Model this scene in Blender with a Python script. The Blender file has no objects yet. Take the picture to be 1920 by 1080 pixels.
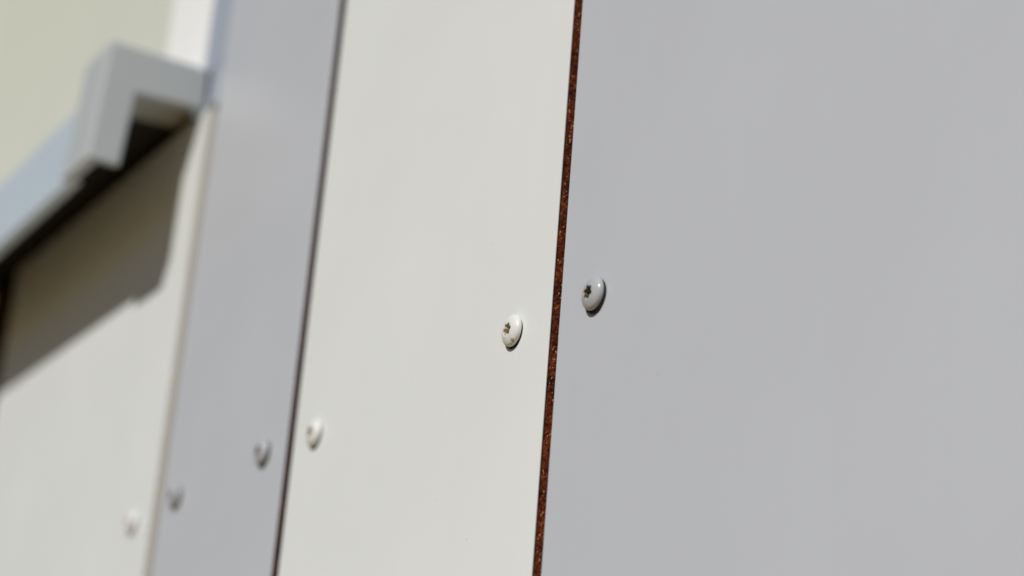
import bpy, bmesh, math, random
from mathutils import Matrix, Vector

random.seed(7)
S = bpy.context.scene
COL = S.collection

# ------------------------------------------------------------------ camera
# The facade is the plane y = 0 and faces -Y; x runs to the right along it, z is up. Metres.
cam_d = bpy.data.cameras.new("camera")
cam = bpy.data.objects.new("camera", cam_d)
COL.objects.link(cam)
RIGHT = Vector((0.51797468, 0.85195515, 0.07664636))
DOWN = Vector((-0.26008474, 0.24221881, -0.93471171))
FWD = Vector((-0.81489764, 0.46422244, 0.34704374))
m = Matrix((RIGHT, -DOWN, -FWD)).transposed().to_4x4()
m.translation = (0.56610, -0.32393, -0.22516)
cam.matrix_world = m
cam_d.sensor_width = 36.0
cam_d.lens = 69.616
cam_d.clip_start = 0.02
cam_d.clip_end = 2000.0
cam_d.dof.use_dof = True
cam_d.dof.focus_distance = 0.672
cam_d.dof.aperture_fstop = 5.2
S.camera = cam

# ------------------------------------------------------------------ daylight
TO_SUN = Vector((0.45, -1.0, 0.86)).normalized()
ELEV = math.asin(TO_SUN.z)
world = bpy.data.worlds.new("World")
S.world = world
world.use_nodes = True
wn = world.node_tree
wn.nodes.clear()
sky = wn.nodes.new("ShaderNodeTexSky")
sky.sky_type = 'NISHITA'
sky.sun_disc = False
sky.air_density = 0.75
sky.dust_density = 0.3
sky.sun_elevation = ELEV
sky.sun_rotation = math.atan2(TO_SUN.x, TO_SUN.y)
bg = wn.nodes.new("ShaderNodeBackground")
bg.inputs["Strength"].default_value = 0.05
wo = wn.nodes.new("ShaderNodeOutputWorld")
wn.links.new(sky.outputs[0], bg.inputs[0])
wn.links.new(bg.outputs[0], wo.inputs[0])

sun_d = bpy.data.lights.new("sun", 'SUN')
sun_d.energy = 5.0
sun_d.angle = math.radians(0.53)
sun_d.color = (1.0, 0.975, 0.94)
sun = bpy.data.objects.new("sun", sun_d)
sun.rotation_euler = (-TO_SUN).to_track_quat('-Z', 'Y').to_euler()
COL.objects.link(sun)

S.view_settings.view_transform = 'Standard'
S.view_settings.look = 'None'
S.view_settings.gamma = 1.0
S.view_settings.exposure = -0.55
S.view_settings.use_curve_mapping = False


# ------------------------------------------------------------------ materials
def new_mat(name):
    mt = bpy.data.materials.new(name)
    mt.use_nodes = True
    nt = mt.node_tree
    return mt, nt, nt.nodes["Principled BSDF"]


def coords(nt):
    return nt.nodes.new("ShaderNodeTexCoord").outputs["Object"]


def noise(nt, co, scale, detail=3.0, rough=0.55):
    n = nt.nodes.new("ShaderNodeTexNoise")
    n.inputs["Scale"].default_value = scale
    n.inputs["Detail"].default_value = detail
    n.inputs["Roughness"].default_value = rough
    nt.links.new(co, n.inputs["Vector"])
    return n.outputs["Fac"]


def ramp(nt, fac, stops):
    r = nt.nodes.new("ShaderNodeValToRGB")
    el = r.color_ramp.elements
    el[0].position, el[0].color = stops[0][0], (*stops[0][1], 1)
    el[1].position, el[1].color = stops[-1][0], (*stops[-1][1], 1)
    for p, c in stops[1:-1]:
        e = el.new(p)
        e.color = (*c, 1)
    nt.links.new(fac, r.inputs[0])
    return r.outputs[0]


def mix(nt, fac, a, b, kind='MIX'):
    x = nt.nodes.new("ShaderNodeMix")
    x.data_type = 'RGBA'
    x.blend_type = kind
    for sock, v in ((x.inputs[0], fac), (x.inputs[6], a), (x.inputs[7], b)):
        if isinstance(v, (int, float)):
            sock.default_value = v
        elif isinstance(v, tuple):
            sock.default_value = (*v, 1)
        else:
            nt.links.new(v, sock)
    return x.outputs[2]


def bump(nt, bsdf, height, strength, dist):
    b = nt.nodes.new("ShaderNodeBump")
    b.inputs["Strength"].default_value = strength
    b.inputs["Distance"].default_value = dist
    nt.links.new(height, b.inputs["Height"])
    nt.links.new(b.outputs[0], bsdf.inputs["Normal"])


def sc(c, k):
    return tuple(v * k for v in c)


def laminate(name, col, rough, specks):
    """coated facade board: satin, very fine grain, a faint cloudiness, sparse dust specks"""
    mt, nt, b = new_mat(name)
    co = coords(nt)
    cloud = ramp(nt, noise(nt, co, 9.0, 2.0), [(0.3, sc(col, 0.978)), (0.7, sc(col, 1.014))])
    grain = ramp(nt, noise(nt, co, 2600.0, 2.0), [(0.3, (0.97,) * 3), (0.7, (1.02,) * 3)])
    c = mix(nt, 1.0, cloud, grain, 'MULTIPLY')
    mp = nt.nodes.new("ShaderNodeMapping")          # faint rain runs down the board
    mp.inputs["Scale"].default_value = (60.0, 60.0, 2.2)
    nt.links.new(co, mp.inputs["Vector"])
    runs = ramp(nt, noise(nt, mp.outputs[0], 1.0, 4.0, 0.6), [(0.35, (0.992, 0.991, 0.988)), (0.6, (1.0,) * 3)])
    c = mix(nt, 1.0, c, runs, 'MULTIPLY')
    v = nt.nodes.new("ShaderNodeTexVoronoi")
    v.voronoi_dimensions = '2D'
    v.inputs["Scale"].default_value = specks
    sx = nt.nodes.new("ShaderNodeSeparateXYZ")
    cx = nt.nodes.new("ShaderNodeCombineXYZ")
    nt.links.new(co, sx.inputs[0])
    nt.links.new(sx.outputs[0], cx.inputs[0])
    nt.links.new(sx.outputs[2], cx.inputs[1])
    nt.links.new(cx.outputs[0], v.inputs["Vector"])
    sp = ramp(nt, v.outputs["Distance"], [(0.005, (1,) * 3), (0.012, (0,) * 3)])
    sep = nt.nodes.new("ShaderNodeSeparateColor")
    nt.links.new(v.outputs["Color"], sep.inputs[0])
    gate = ramp(nt, sep.outputs[0], [(0.80, (0,) * 3), (0.98, (0.8,) * 3)])
    f = mix(nt, 1.0, sp, gate, 'MULTIPLY')
    c = mix(nt, f, c, (0.16, 0.14, 0.11))
    nt.links.new(c, b.inputs["Base Color"])
    r = ramp(nt, noise(nt, co, 30.0, 3.0), [(0.3, (rough - 0.03,) * 3), (0.7, (rough + 0.04,) * 3)])
    nt.links.new(r, b.inputs["Roughness"])
    b.inputs["Specular IOR Level"].default_value = 0.5
    bump(nt, b, noise(nt, co, 1800.0, 2.0), 0.06, 0.0002)
    return mt


M_WHITE = laminate("white_laminate", (0.770, 0.793, 0.776), 0.36, 38.0)
M_GREY = laminate("grey_laminate", (0.531, 0.553, 0.590), 0.34, 33.0)

# brown pressed-fibre core with resin glints
M_CORE, nt, b = new_mat("brown_fibre_core")
co = coords(nt)
base = ramp(nt, noise(nt, co, 900.0, 4.0, 0.65), [(0.34, (0.055, 0.008, 0.003)), (0.5, (0.155, 0.028, 0.009)), (0.68, (0.34, 0.092, 0.025))])
slow = ramp(nt, noise(nt, co, 120.0, 2.0), [(0.33, (0.5, 0.48, 0.48)), (0.5, (0.95,) * 3), (0.68, (1.4, 1.4, 1.25))])
base = mix(nt, 1.0, base, slow, 'MULTIPLY')
v = nt.nodes.new("ShaderNodeTexVoronoi")
v.inputs["Scale"].default_value = 1500.0
nt.links.new(co, v.inputs["Vector"])
sep = nt.nodes.new("ShaderNodeSeparateColor")
nt.links.new(v.outputs["Color"], sep.inputs[0])
dot = ramp(nt, v.outputs["Distance"], [(0.25, (1,) * 3), (0.42, (0,) * 3)])
gate = ramp(nt, sep.outputs[0], [(0.66, (0,) * 3), (0.94, (1,) * 3)])
fl = mix(nt, 1.0, dot, gate, 'MULTIPLY')
c = mix(nt, fl, base, (0.90, 0.66, 0.46))
nt.links.new(c, b.inputs["Base Color"])
b.inputs["Roughness"].default_value = 0.6
b.inputs["Specular IOR Level"].default_value = 0.2
bump(nt, b, noise(nt, co, 1600.0, 4.0, 0.7), 0.7, 0.0006)

M_SKIN, nt, b = new_mat("dark_resin_skin")
b.inputs["Base Color"].default_value = (0.018, 0.008, 0.004, 1)
b.inputs["Roughness"].default_value = 0.7


def painted(name, col, rough, bumpy=0.03, var=0.02, scale=25.0):
    mt, nt, b = new_mat(name)
    co = coords(nt)
    c = ramp(nt, noise(nt, co, scale, 3.0), [(0.3, sc(col, 1 - var)), (0.7, sc(col, 1 + var))])
    nt.links.new(c, b.inputs["Base Color"])
    b.inputs["Roughness"].default_value = rough
    bump(nt, b, noise(nt, co, 900.0, 2.0), bumpy, 0.0003)
    return mt


M_EDGE = painted("white_edging", (0.80, 0.775, 0.69), 0.5)
M_SILL = painted("blue_grey_aluminium", (0.52, 0.605, 0.685), 0.38)
M_CAP = painted("blue_grey_end_cap", (0.475, 0.505, 0.52), 0.42)
M_FRAME = painted("white_window_frame", (0.94, 0.94, 0.92), 0.35)
M_BLIND = painted("cream_infill", (0.635, 0.655, 0.57), 0.6, 0.03, 0.03, 5.0)
M_TRIM = painted("blue_grey_trim", (0.36, 0.40, 0.465), 0.45)
M_DARK = painted("dark_backing", (0.022, 0.020, 0.018), 0.85, 0.2, 0.3)
M_CRUMB = painted("pale_resin", (0.55, 0.33, 0.19), 0.4, 0.2, 0.4, 800.0)
M_RUBBER_SHADE = painted("black_rubber_and_shade", (0.012, 0.012, 0.012), 0.7)


def screw_paint(name, col, dirt, gloss=0.16):
    """gloss paint with grime gathered at set places on the head (local x right, y up, z out of the wall)"""
    mt, nt, b = new_mat(name)
    co = coords(nt)
    c = ramp(nt, noise(nt, co, 500.0, 3.0), [(0.3, sc(col, 0.97)), (0.7, sc(col, 1.02))])
    warp = nt.nodes.new("ShaderNodeTexNoise")
    warp.inputs["Scale"].default_value = 1500.0
    nt.links.new(co, warp.inputs["Vector"])
    for (x, y, z), r, dc, amt in dirt:
        off = mix(nt, 0.0009, co, warp.outputs["Color"], 'ADD')
        d = nt.nodes.new("ShaderNodeVectorMath")
        d.operation = 'DISTANCE'
        nt.links.new(off, d.inputs[0])
        d.inputs[1].default_value = (x + 0.00045, y + 0.00045, z + 0.00045)
        mm = nt.nodes.new("ShaderNodeMath")
        mm.operation = 'DIVIDE'
        mm.inputs[1].default_value = r
        nt.links.new(d.outputs["Value"], mm.inputs[0])
        fac = ramp(nt, mm.outputs[0], [(0.45, (amt,) * 3), (1.0, (0,) * 3)])
        c = mix(nt, fac, c, dc)
    nt.links.new(c, b.inputs["Base Color"])
    b.inputs["Roughness"].default_value = gloss
    b.inputs["Specular IOR Level"].default_value = 0.5
    b.inputs["Coat Weight"].default_value = 0.1
    b.inputs["Coat Roughness"].default_value = 0.06
    bump(nt, b, noise(nt, co, 700.0, 2.0), 0.08, 0.0003)
    return mt


M_SCREW_WHITE_WORN = screw_paint("white_screw_paint_worn", (0.74, 0.745, 0.705), [
    ((0.0026, -0.0043, 0.0021), 0.00085, (0.22, 0.11, 0.06), 0.75),
    ((0.0012, -0.0050, 0.0016), 0.0007, (0.30, 0.18, 0.10), 0.55),
    ((-0.0032, -0.0046, 0.0014), 0.0009, (0.30, 0.26, 0.18), 0.55),
    ((-0.0010, -0.0030, 0.0030), 0.0004, (0.40, 0.33, 0.25), 0.5)], 0.34)
M_SCREW_WHITE = screw_paint("white_screw_paint", (0.75, 0.755, 0.73), [], 0.28)
M_SCREW_GREY = screw_paint("grey_screw_paint", (0.43, 0.44, 0.46), [], 0.2)
M_SOCKET_PALE = painted("scuffed_pale_socket", (0.62, 0.54, 0.41), 0.5, 0.3, 0.40, 1400.0)
M_SOCKET_GREY = painted("worn_grey_socket", (0.22, 0.17, 0.12), 0.5, 0.3, 0.6, 1400.0)
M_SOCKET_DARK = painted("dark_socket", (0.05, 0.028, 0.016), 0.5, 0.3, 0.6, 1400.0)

M_EARTH, nt, b = new_mat("dry_earth")
co = coords(nt)
c = ramp(nt, noise(nt, co, 0.7, 6.0, 0.65), [(0.3, (0.20, 0.115, 0.010)), (0.7, (0.29, 0.175, 0.018))])
c2 = ramp(nt, noise(nt, co, 60.0, 4.0, 0.7), [(0.3, (0.75,) * 3), (0.7, (1.15,) * 3)])
c = mix(nt, 1.0, c, c2, 'MULTIPLY')
nt.links.new(c, b.inputs["Base Color"])
b.inputs["Roughness"].default_value = 0.95
bump(nt, b, noise(nt, co, 80.0, 5.0), 0.6, 0.01)


# ------------------------------------------------------------------ helpers
def link(name, me, mat, parent=None, smooth=False):
    o = bpy.data.objects.new(name, me)
    if mat:
        me.materials.append(mat)
    if smooth:
        for p in me.polygons:
            p.use_smooth = True
    COL.objects.link(o)
    if parent:
        o.parent = parent
    return o


def tag(o, label, cat=None, group=None, kind=None):
    o["label"] = label
    if cat:
        o["category"] = cat
    if group:
        o["group"] = group
    if kind:
        o["kind"] = kind
    return o


def thing(name, loc, label, cat, group=None):
    o = bpy.data.objects.new(name, None)
    o.location = loc
    o.empty_display_size = 0.02
    COL.objects.link(o)
    return tag(o, label, cat, group)


def box_mesh(name, a, b_, bevel=0.0, seg=2):
    bm = bmesh.new()
    bmesh.ops.create_cube(bm, size=1.0)
    for vtx in bm.verts:
        vtx.co = Vector([(a[i] + b_[i]) / 2 + vtx.co[i] * (b_[i] - a[i]) for i in range(3)])
    if bevel:
        bmesh.ops.bevel(bm, geom=bm.edges[:], offset=bevel, segments=seg, affect='EDGES', profile=0.6)
    me = bpy.data.meshes.new(name)
    bm.to_mesh(me)
    bm.free()
    return me


def prism_mesh(name, outline, x0, x1, bevel=0.0, seg=2):
    """outline = list of (y, z), extruded along x"""
    bm = bmesh.new()
    vs0 = [bm.verts.new((x0, y, z)) for y, z in outline]
    vs1 = [bm.verts.new((x1, y, z)) for y, z in outline]
    n = len(outline)
    bm.faces.new(vs0)
    bm.faces.new(list(reversed(vs1)))
    for i in range(n):
        bm.faces.new((vs0[i], vs1[i], vs1[(i + 1) % n], vs0[(i + 1) % n]))
    bmesh.ops.recalc_face_normals(bm, faces=bm.faces[:])
    if bevel:
        bmesh.ops.bevel(bm, geom=bm.edges[:], offset=bevel, segments=seg, affect='EDGES', profile=0.5)
    me = bpy.data.meshes.new(name)
    bm.to_mesh(me)
    bm.free()
    return me


# ------------------------------------------------------------------ setting
me = bpy.data.meshes.new("ground")
GZ = -1.78
me.from_pydata([(-600, -600, GZ), (600, -600, GZ), (600, 600, GZ), (-600, 600, GZ)], [], [(0, 1, 2, 3)])
g = link("ground", me, M_EARTH)
g["kind"] = "structure"

wall = link("backing_wall", box_mesh("backing_wall", (-3.2, 0.060, GZ + 0.002), (2.4, 0.30, 2.4)), M_DARK)
tag(wall, "dark backing wall glimpsed through the open joints between the facade panels", "wall", kind="thing")

# ------------------------------------------------------------------ facade panels
PT = 0.006          # board thickness
ZB, ZT = GZ + 0.12, 2.35


def panel(label, x0, x1, zb, zt, mat, group, edging=False, thick=PT, crumbs=0):
    t = thing("facade_panel", (x0, 0, zb), label, "facade panel", group)
    w, hgt = x1 - x0, zt - zb
    link("face_sheet", box_mesh("face_sheet", (0, 0, 0), (w, 0.0005, hgt), 0.00018, 2), mat, t)
    link("resin_skin", box_mesh("resin_skin", (0.00012, 0.00052, 0.0001), (w - 0.00022, 0.00078, hgt - 0.0001)), M_SKIN, t)
    core_r = w - 0.00008
    if edging:
        link("edge_strip", box_mesh("edge_strip", (w - 0.0015, 0.0009, 0.0005), (w + 0.0002, 0.022, hgt - 0.0005), 0.0004), M_EDGE, t)
        core_r = w - 0.002
    # core: right edge is a fine uneven cut surface
    bm = bmesh.new()
    ys = [0.0008 + (thick - 0.0008) * k / 5 for k in range(6)]
    zlo, zhi = -0.30 - zb, 0.45 - zb
    zs = [0.0002] + [zlo + (zhi - zlo) * k / 900 for k in range(901)] + [hgt - 0.0002]
    zs = [z for z in zs if z <= hgt - 0.0002 + 1e-9]
    rnd = random.Random(int(x0 * 1000) + 5)
    grid = []
    for z in zs:
        grid.append([bm.verts.new((core_r + rnd.uniform(-0.0001, 0.00006), y, z)) for y in ys])
    for i in range(len(zs) - 1):
        for k in range(5):
            bm.faces.new((grid[i][k], grid[i][k + 1], grid[i + 1][k + 1], grid[i + 1][k]))
    a0 = [bm.verts.new((0.0001, y, z)) for y, z in ((ys[0], zs[0]), (ys[-1], zs[0]), (ys[-1], zs[-1]), (ys[0], zs[-1]))]
    bm.faces.new(a0)
    bm.faces.new([a0[1]] + [r[-1] for r in grid] + [a0[2]])
    bm.faces.new([a0[0]] + grid[0] + [a0[1]])
    bm.faces.new([a0[3]] + grid[-1] + [a0[2]])
    bmesh.ops.recalc_face_normals(bm, faces=bm.faces[:])
    me = bpy.data.meshes.new("core")
    bm.to_mesh(me)
    bm.free()
    core = link("core", me, M_CORE, t)
    if crumbs:      # pale resin crumbs and torn fibres left along the saw cut
        bm = bmesh.new()
        for k in range(crumbs):
            c = Vector((core_r + 0.00003, rnd.uniform(0.0012, 0.0042), rnd.uniform(-0.16, 0.2) - zb))
            r = rnd.uniform(0.00010, 0.00024)
            st = rnd.uniform(1.0, 2.6)
            q = bmesh.ops.create_icosphere(bm, subdivisions=1, radius=r)
            for vtx in q["verts"]:
                vtx.co = c + Vector((vtx.co.x * 0.6, vtx.co.y * rnd.uniform(0.7, 1.2), vtx.co.z * st * rnd.uniform(0.8, 1.2)))
        cm = bpy.data.meshes.new("resin_crumbs")
        bm.to_mesh(cm)
        bm.free()
        link("resin_crumbs", cm, M_CRUMB, core)["kind"] = "stuff"
    return t


GP = "coated boards of the facade"
J1L, J1R = 0.0253, 0.0313
J2L, J2R = -0.1838, -0.1764
J3L, J3R = -0.3365, -0.3250
P_GREY_WIDE = panel("wide pale grey facade panel right of the brown joint", J1R, 1.25, ZB, ZT, M_GREY, GP)
P_WHITE_MID = panel("off-white facade panel left of the brown joint, between the two grey panels", J2R, J1L, ZB, ZT, M_WHITE, GP, crumbs=220)
P_GREY_NARROW = panel("narrow grey facade panel beside the end of the window sill", J3R, J2L, ZB, ZT, M_GREY, GP, thick=0.0018)
P_WHITE_SILL = panel("off-white facade panel under the window sill, crossed by its shadow", -0.655, J3L, ZB, 0.2115, M_WHITE, GP, edging=True)
panel("off-white facade panel beyond the dark gap under the far part of the sill", -1.36, -0.705, ZB, 0.2115, M_WHITE, GP)


# ------------------------------------------------------------------ screws
def dome_profile():
    """(radius, height) from the recess rim outwards to the underside, metres; height 0 = board face"""
    R = 0.0060
    pts = []
    for r, z in ((0.0030, 0.00335), (0.0036, 0.00320), (0.0042, 0.00298), (0.0047, 0.00272), (0.0052, 0.00246),
                 (0.0056, 0.00212), (0.00584, 0.00178), (0.00596, 0.00140), (R, 0.00100), (0.00594, 0.00066),
                 (0.0057, 0.00052), (0.0046, 0.00050)):
        pts.append((r, z))
    return pts


def star(a, r_out=0.00265, r_in=0.00190):
    k = 0.5 + 0.5 * math.cos(6 * a)
    return r_in + (r_out - r_in) * (k ** 0.8)


N = 72


def head_mesh(lift=0.0):
    bm = bmesh.new()
    rings = []
    prof = dome_profile()
    ang = [2 * math.pi * i / N for i in range(N)]
    rings.append([bm.verts.new((math.cos(a) * star(a), math.sin(a) * star(a), 0.00338)) for a in ang])
    rings.append([bm.verts.new((math.cos(a) * (star(a) + 0.00014), math.sin(a) * (star(a) + 0.00014), 0.00348)) for a in ang])
    for r, z in prof:
        rings.append([bm.verts.new((math.cos(a) * r, math.sin(a) * r, z)) for a in ang])
    for q in range(len(rings) - 1):
        for i in range(N):
            j = (i + 1) % N
            bm.faces.new((rings[q][i], rings[q + 1][i], rings[q + 1][j], rings[q][j]))
    bmesh.ops.recalc_face_normals(bm, faces=bm.faces[:])
    for vtx in bm.verts:
        vtx.co *= 0.955
        vtx.co.z += lift
    me = bpy.data.meshes.new("screw")
    bm.to_mesh(me)
    bm.free()
    return me


def socket_mesh(lift=0.0):
    bm = bmesh.new()
    ang = [2 * math.pi * i / N for i in range(N)]
    rings = []
    for k, z in ((0.999, 0.00336), (0.97, 0.0030), (0.93, 0.0010), (0.80, 0.0005)):
        rings.append([bm.verts.new((math.cos(a) * star(a) * k, math.sin(a) * star(a) * k, z)) for a in ang])
    c = bm.verts.new((0, 0, 0.0003))
    for q in range(3):
        for i in range(N):
            j = (i + 1) % N
            bm.faces.new((rings[q][i], rings[q][j], rings[q + 1][j], rings[q + 1][i]))
    for i in range(N):
        bm.faces.new((rings[3][i], rings[3][(i + 1) % N], c))
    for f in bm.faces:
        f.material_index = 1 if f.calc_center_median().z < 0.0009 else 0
    for vtx in bm.verts:
        vtx.co *= 0.955
        vtx.co.z += lift
    me = bpy.data.meshes.new("drive_socket")
    bm.to_mesh(me)
    bm.free()
    return me


def washer_mesh(rad, hgt):
    bm = bmesh.new()
    bmesh.ops.create_cone(bm, cap_ends=True, segments=40, radius1=rad, radius2=rad * 0.97, depth=hgt)
    for vtx in bm.verts:
        vtx.co.z += hgt / 2 + 0.00001
        vtx.co.y -= 0.0007      # washer set low, its black thickening the shadow below the head
        vtx.co.x -= 0.0002
    me = bpy.data.meshes.new("washer")
    bm.to_mesh(me)
    bm.free()
    return me




def screw(par, x, z, paint, socket, spin, label, grey):
    lift = 0.0004 if grey else 0.0
    me = head_mesh(lift)
    s = link("screw", me, paint, par, smooth=True)
    # local z -> out of the wall (-Y), local x -> +X, local y -> +Z
    basis = Matrix(((1, 0, 0), (0, 0, -1), (0, 1, 0))).to_4x4()
    s.matrix_local = Matrix.Translation(Vector((x, 0, z)) - par.location) @ basis
    tag(s, label)
    k = link("drive_socket", socket_mesh(lift), socket, s)
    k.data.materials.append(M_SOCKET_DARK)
    link("washer", washer_mesh(0.0060 if grey else 0.0057, 0.00046 + lift), M_RUBBER_SHADE, s)
    r = Matrix.Rotation(spin, 4, 'Z')      # turn the star drive
    me.transform(r)
    k.data.transform(r)
    return s


screw(P_GREY_WIDE, 0.0535, -0.0009, M_SCREW_GREY, M_SOCKET_GREY, 0.72, "glossy grey star-drive screw right of the brown joint", True)
screw(P_WHITE_MID, 0.0019, -0.0004, M_SCREW_WHITE_WORN, M_SOCKET_PALE, 0.10, "white star-drive screw with a rust chip, left of the brown joint", False)
screw(P_WHITE_MID, -0.1545, -0.0048, M_SCREW_WHITE, M_SOCKET_PALE, 0.6, "blurred white screw right of the thin dark joint", False)
screw(P_GREY_NARROW, -0.2060, -0.0026, M_SCREW_GREY, M_SOCKET_GREY, 0.2, "blurred grey screw left of the thin dark joint", True)
screw(P_GREY_NARROW, -0.3050, -0.0042, M_SCREW_GREY, M_SOCKET_GREY, 0.9, "blurred grey screw beside the cream panel edge", True)
screw(P_WHITE_SILL, -0.3612, -0.0078, M_SCREW_WHITE, M_SOCKET_PALE, 0.4, "faint blurred white screw left of the cream panel edge", False)

# ------------------------------------------------------------------ window sill
XE = -0.345
sill = thing("window_sill", (XE, 0, 0.212), "blue-grey metal window sill with an L-shaped end cap above the off-white panel", "window sill")
sill["kind"] = "thing"


def spart(name, me, mat, parent=sill):
    me.transform(Matrix.Translation((-XE, 0, -0.212)))
    return link(name, me, mat, parent)


cap_outline = [(0.0, 0.2128), (0.0, 0.2365), (-0.0550, 0.2362), (-0.0580, 0.1680), (-0.0405, 0.1685), (-0.0375, 0.2105)]
w_ = 0.0030
sleeve = [(0.0, 0.2364), (-0.0548, 0.2361), (-0.0578, 0.1682), (-0.0515, 0.1682), (-0.0517, 0.1682 + w_),
          (-0.0578 + w_ + 0.0002, 0.1682 + w_), (-0.0562 + w_, 0.2130), (0.0, 0.2165)]
cap = spart("end_cap", prism_mesh("end_cap", cap_outline, XE - 0.0040, XE, 0.0013, 2), M_CAP)
spart("sleeve", prism_mesh("sleeve", sleeve, -0.385, XE - 0.00405, 0.0007, 2), M_CAP).parent = cap
# folded sheet: slope, drip face, return
s_ = 0.0018
body = [(0.050, 0.2345), (-0.0520, 0.2165), (-0.0535, 0.1698), (-0.0470, 0.1698), (-0.0470, 0.1698 + s_),
        (-0.0535 + s_, 0.1698 + s_), (-0.0520 + s_, 0.2165 - s_), (0.050, 0.2345 - s_)]
spart("folded_sheet", prism_mesh("folded_sheet", body, -1.33, -0.3852, 0.0005, 2), M_SILL)
strip = [(-0.028, 0.2176), (0.045, 0.2304), (0.045, 0.2264), (-0.028, 0.2136)]  # black strip added under the sheet to stand in for the deep shade there
spart("shade_strip", prism_mesh("shade_strip", strip, -1.32, -0.3858, 0.0004, 1), M_RUBBER_SHADE)
spart("far_end_cap", prism_mesh("far_end_cap", cap_outline, -1.37, -1.3302, 0.0016, 2), M_CAP).name = "end_cap"

# ------------------------------------------------------------------ window above the sill
win = thing("window", (-0.354, 0, 0.245), "white framed window with a plain cream infill above the sill", "window")
win["kind"] = "thing"


def wpart(name, a, b_, mat, bev=0.0015):
    me = box_mesh(name, a, b_, bev)
    me.transform(Matrix.Translation((0.354, 0, -0.245)))
    return link(name, me, mat, win)


wpart("frame_post", (-0.430, 0.002, 0.238), (-0.360, 0.045, 1.50), M_FRAME, 0.003)
wpart("frame_post", (-1.36, 0.002, 0.238), (-1.285, 0.045, 1.50), M_FRAME, 0.003)
wpart("frame_rail", (-1.2845, 0.003, 1.425), (-0.4305, 0.045, 1.4995), M_FRAME, 0.003)
wpart("infill_board", (-1.2845, 0.006, 0.239), (-0.4305, 0.030, 1.4245), M_BLIND, 0.001)
wpart("jamb_trim", (-0.3595, 0.0012, 0.2376), (-0.3255, 0.030, 1.50), M_TRIM, 0.001)
wpart("trim_foot", (-0.3448, 0.0012, 0.2122), (-0.3255, 0.030, 0.2374), M_TRIM, 0.0006)
panel("off-white facade panel above the window", -1.36, -0.3255, 1.508, ZT, M_WHITE, GP)
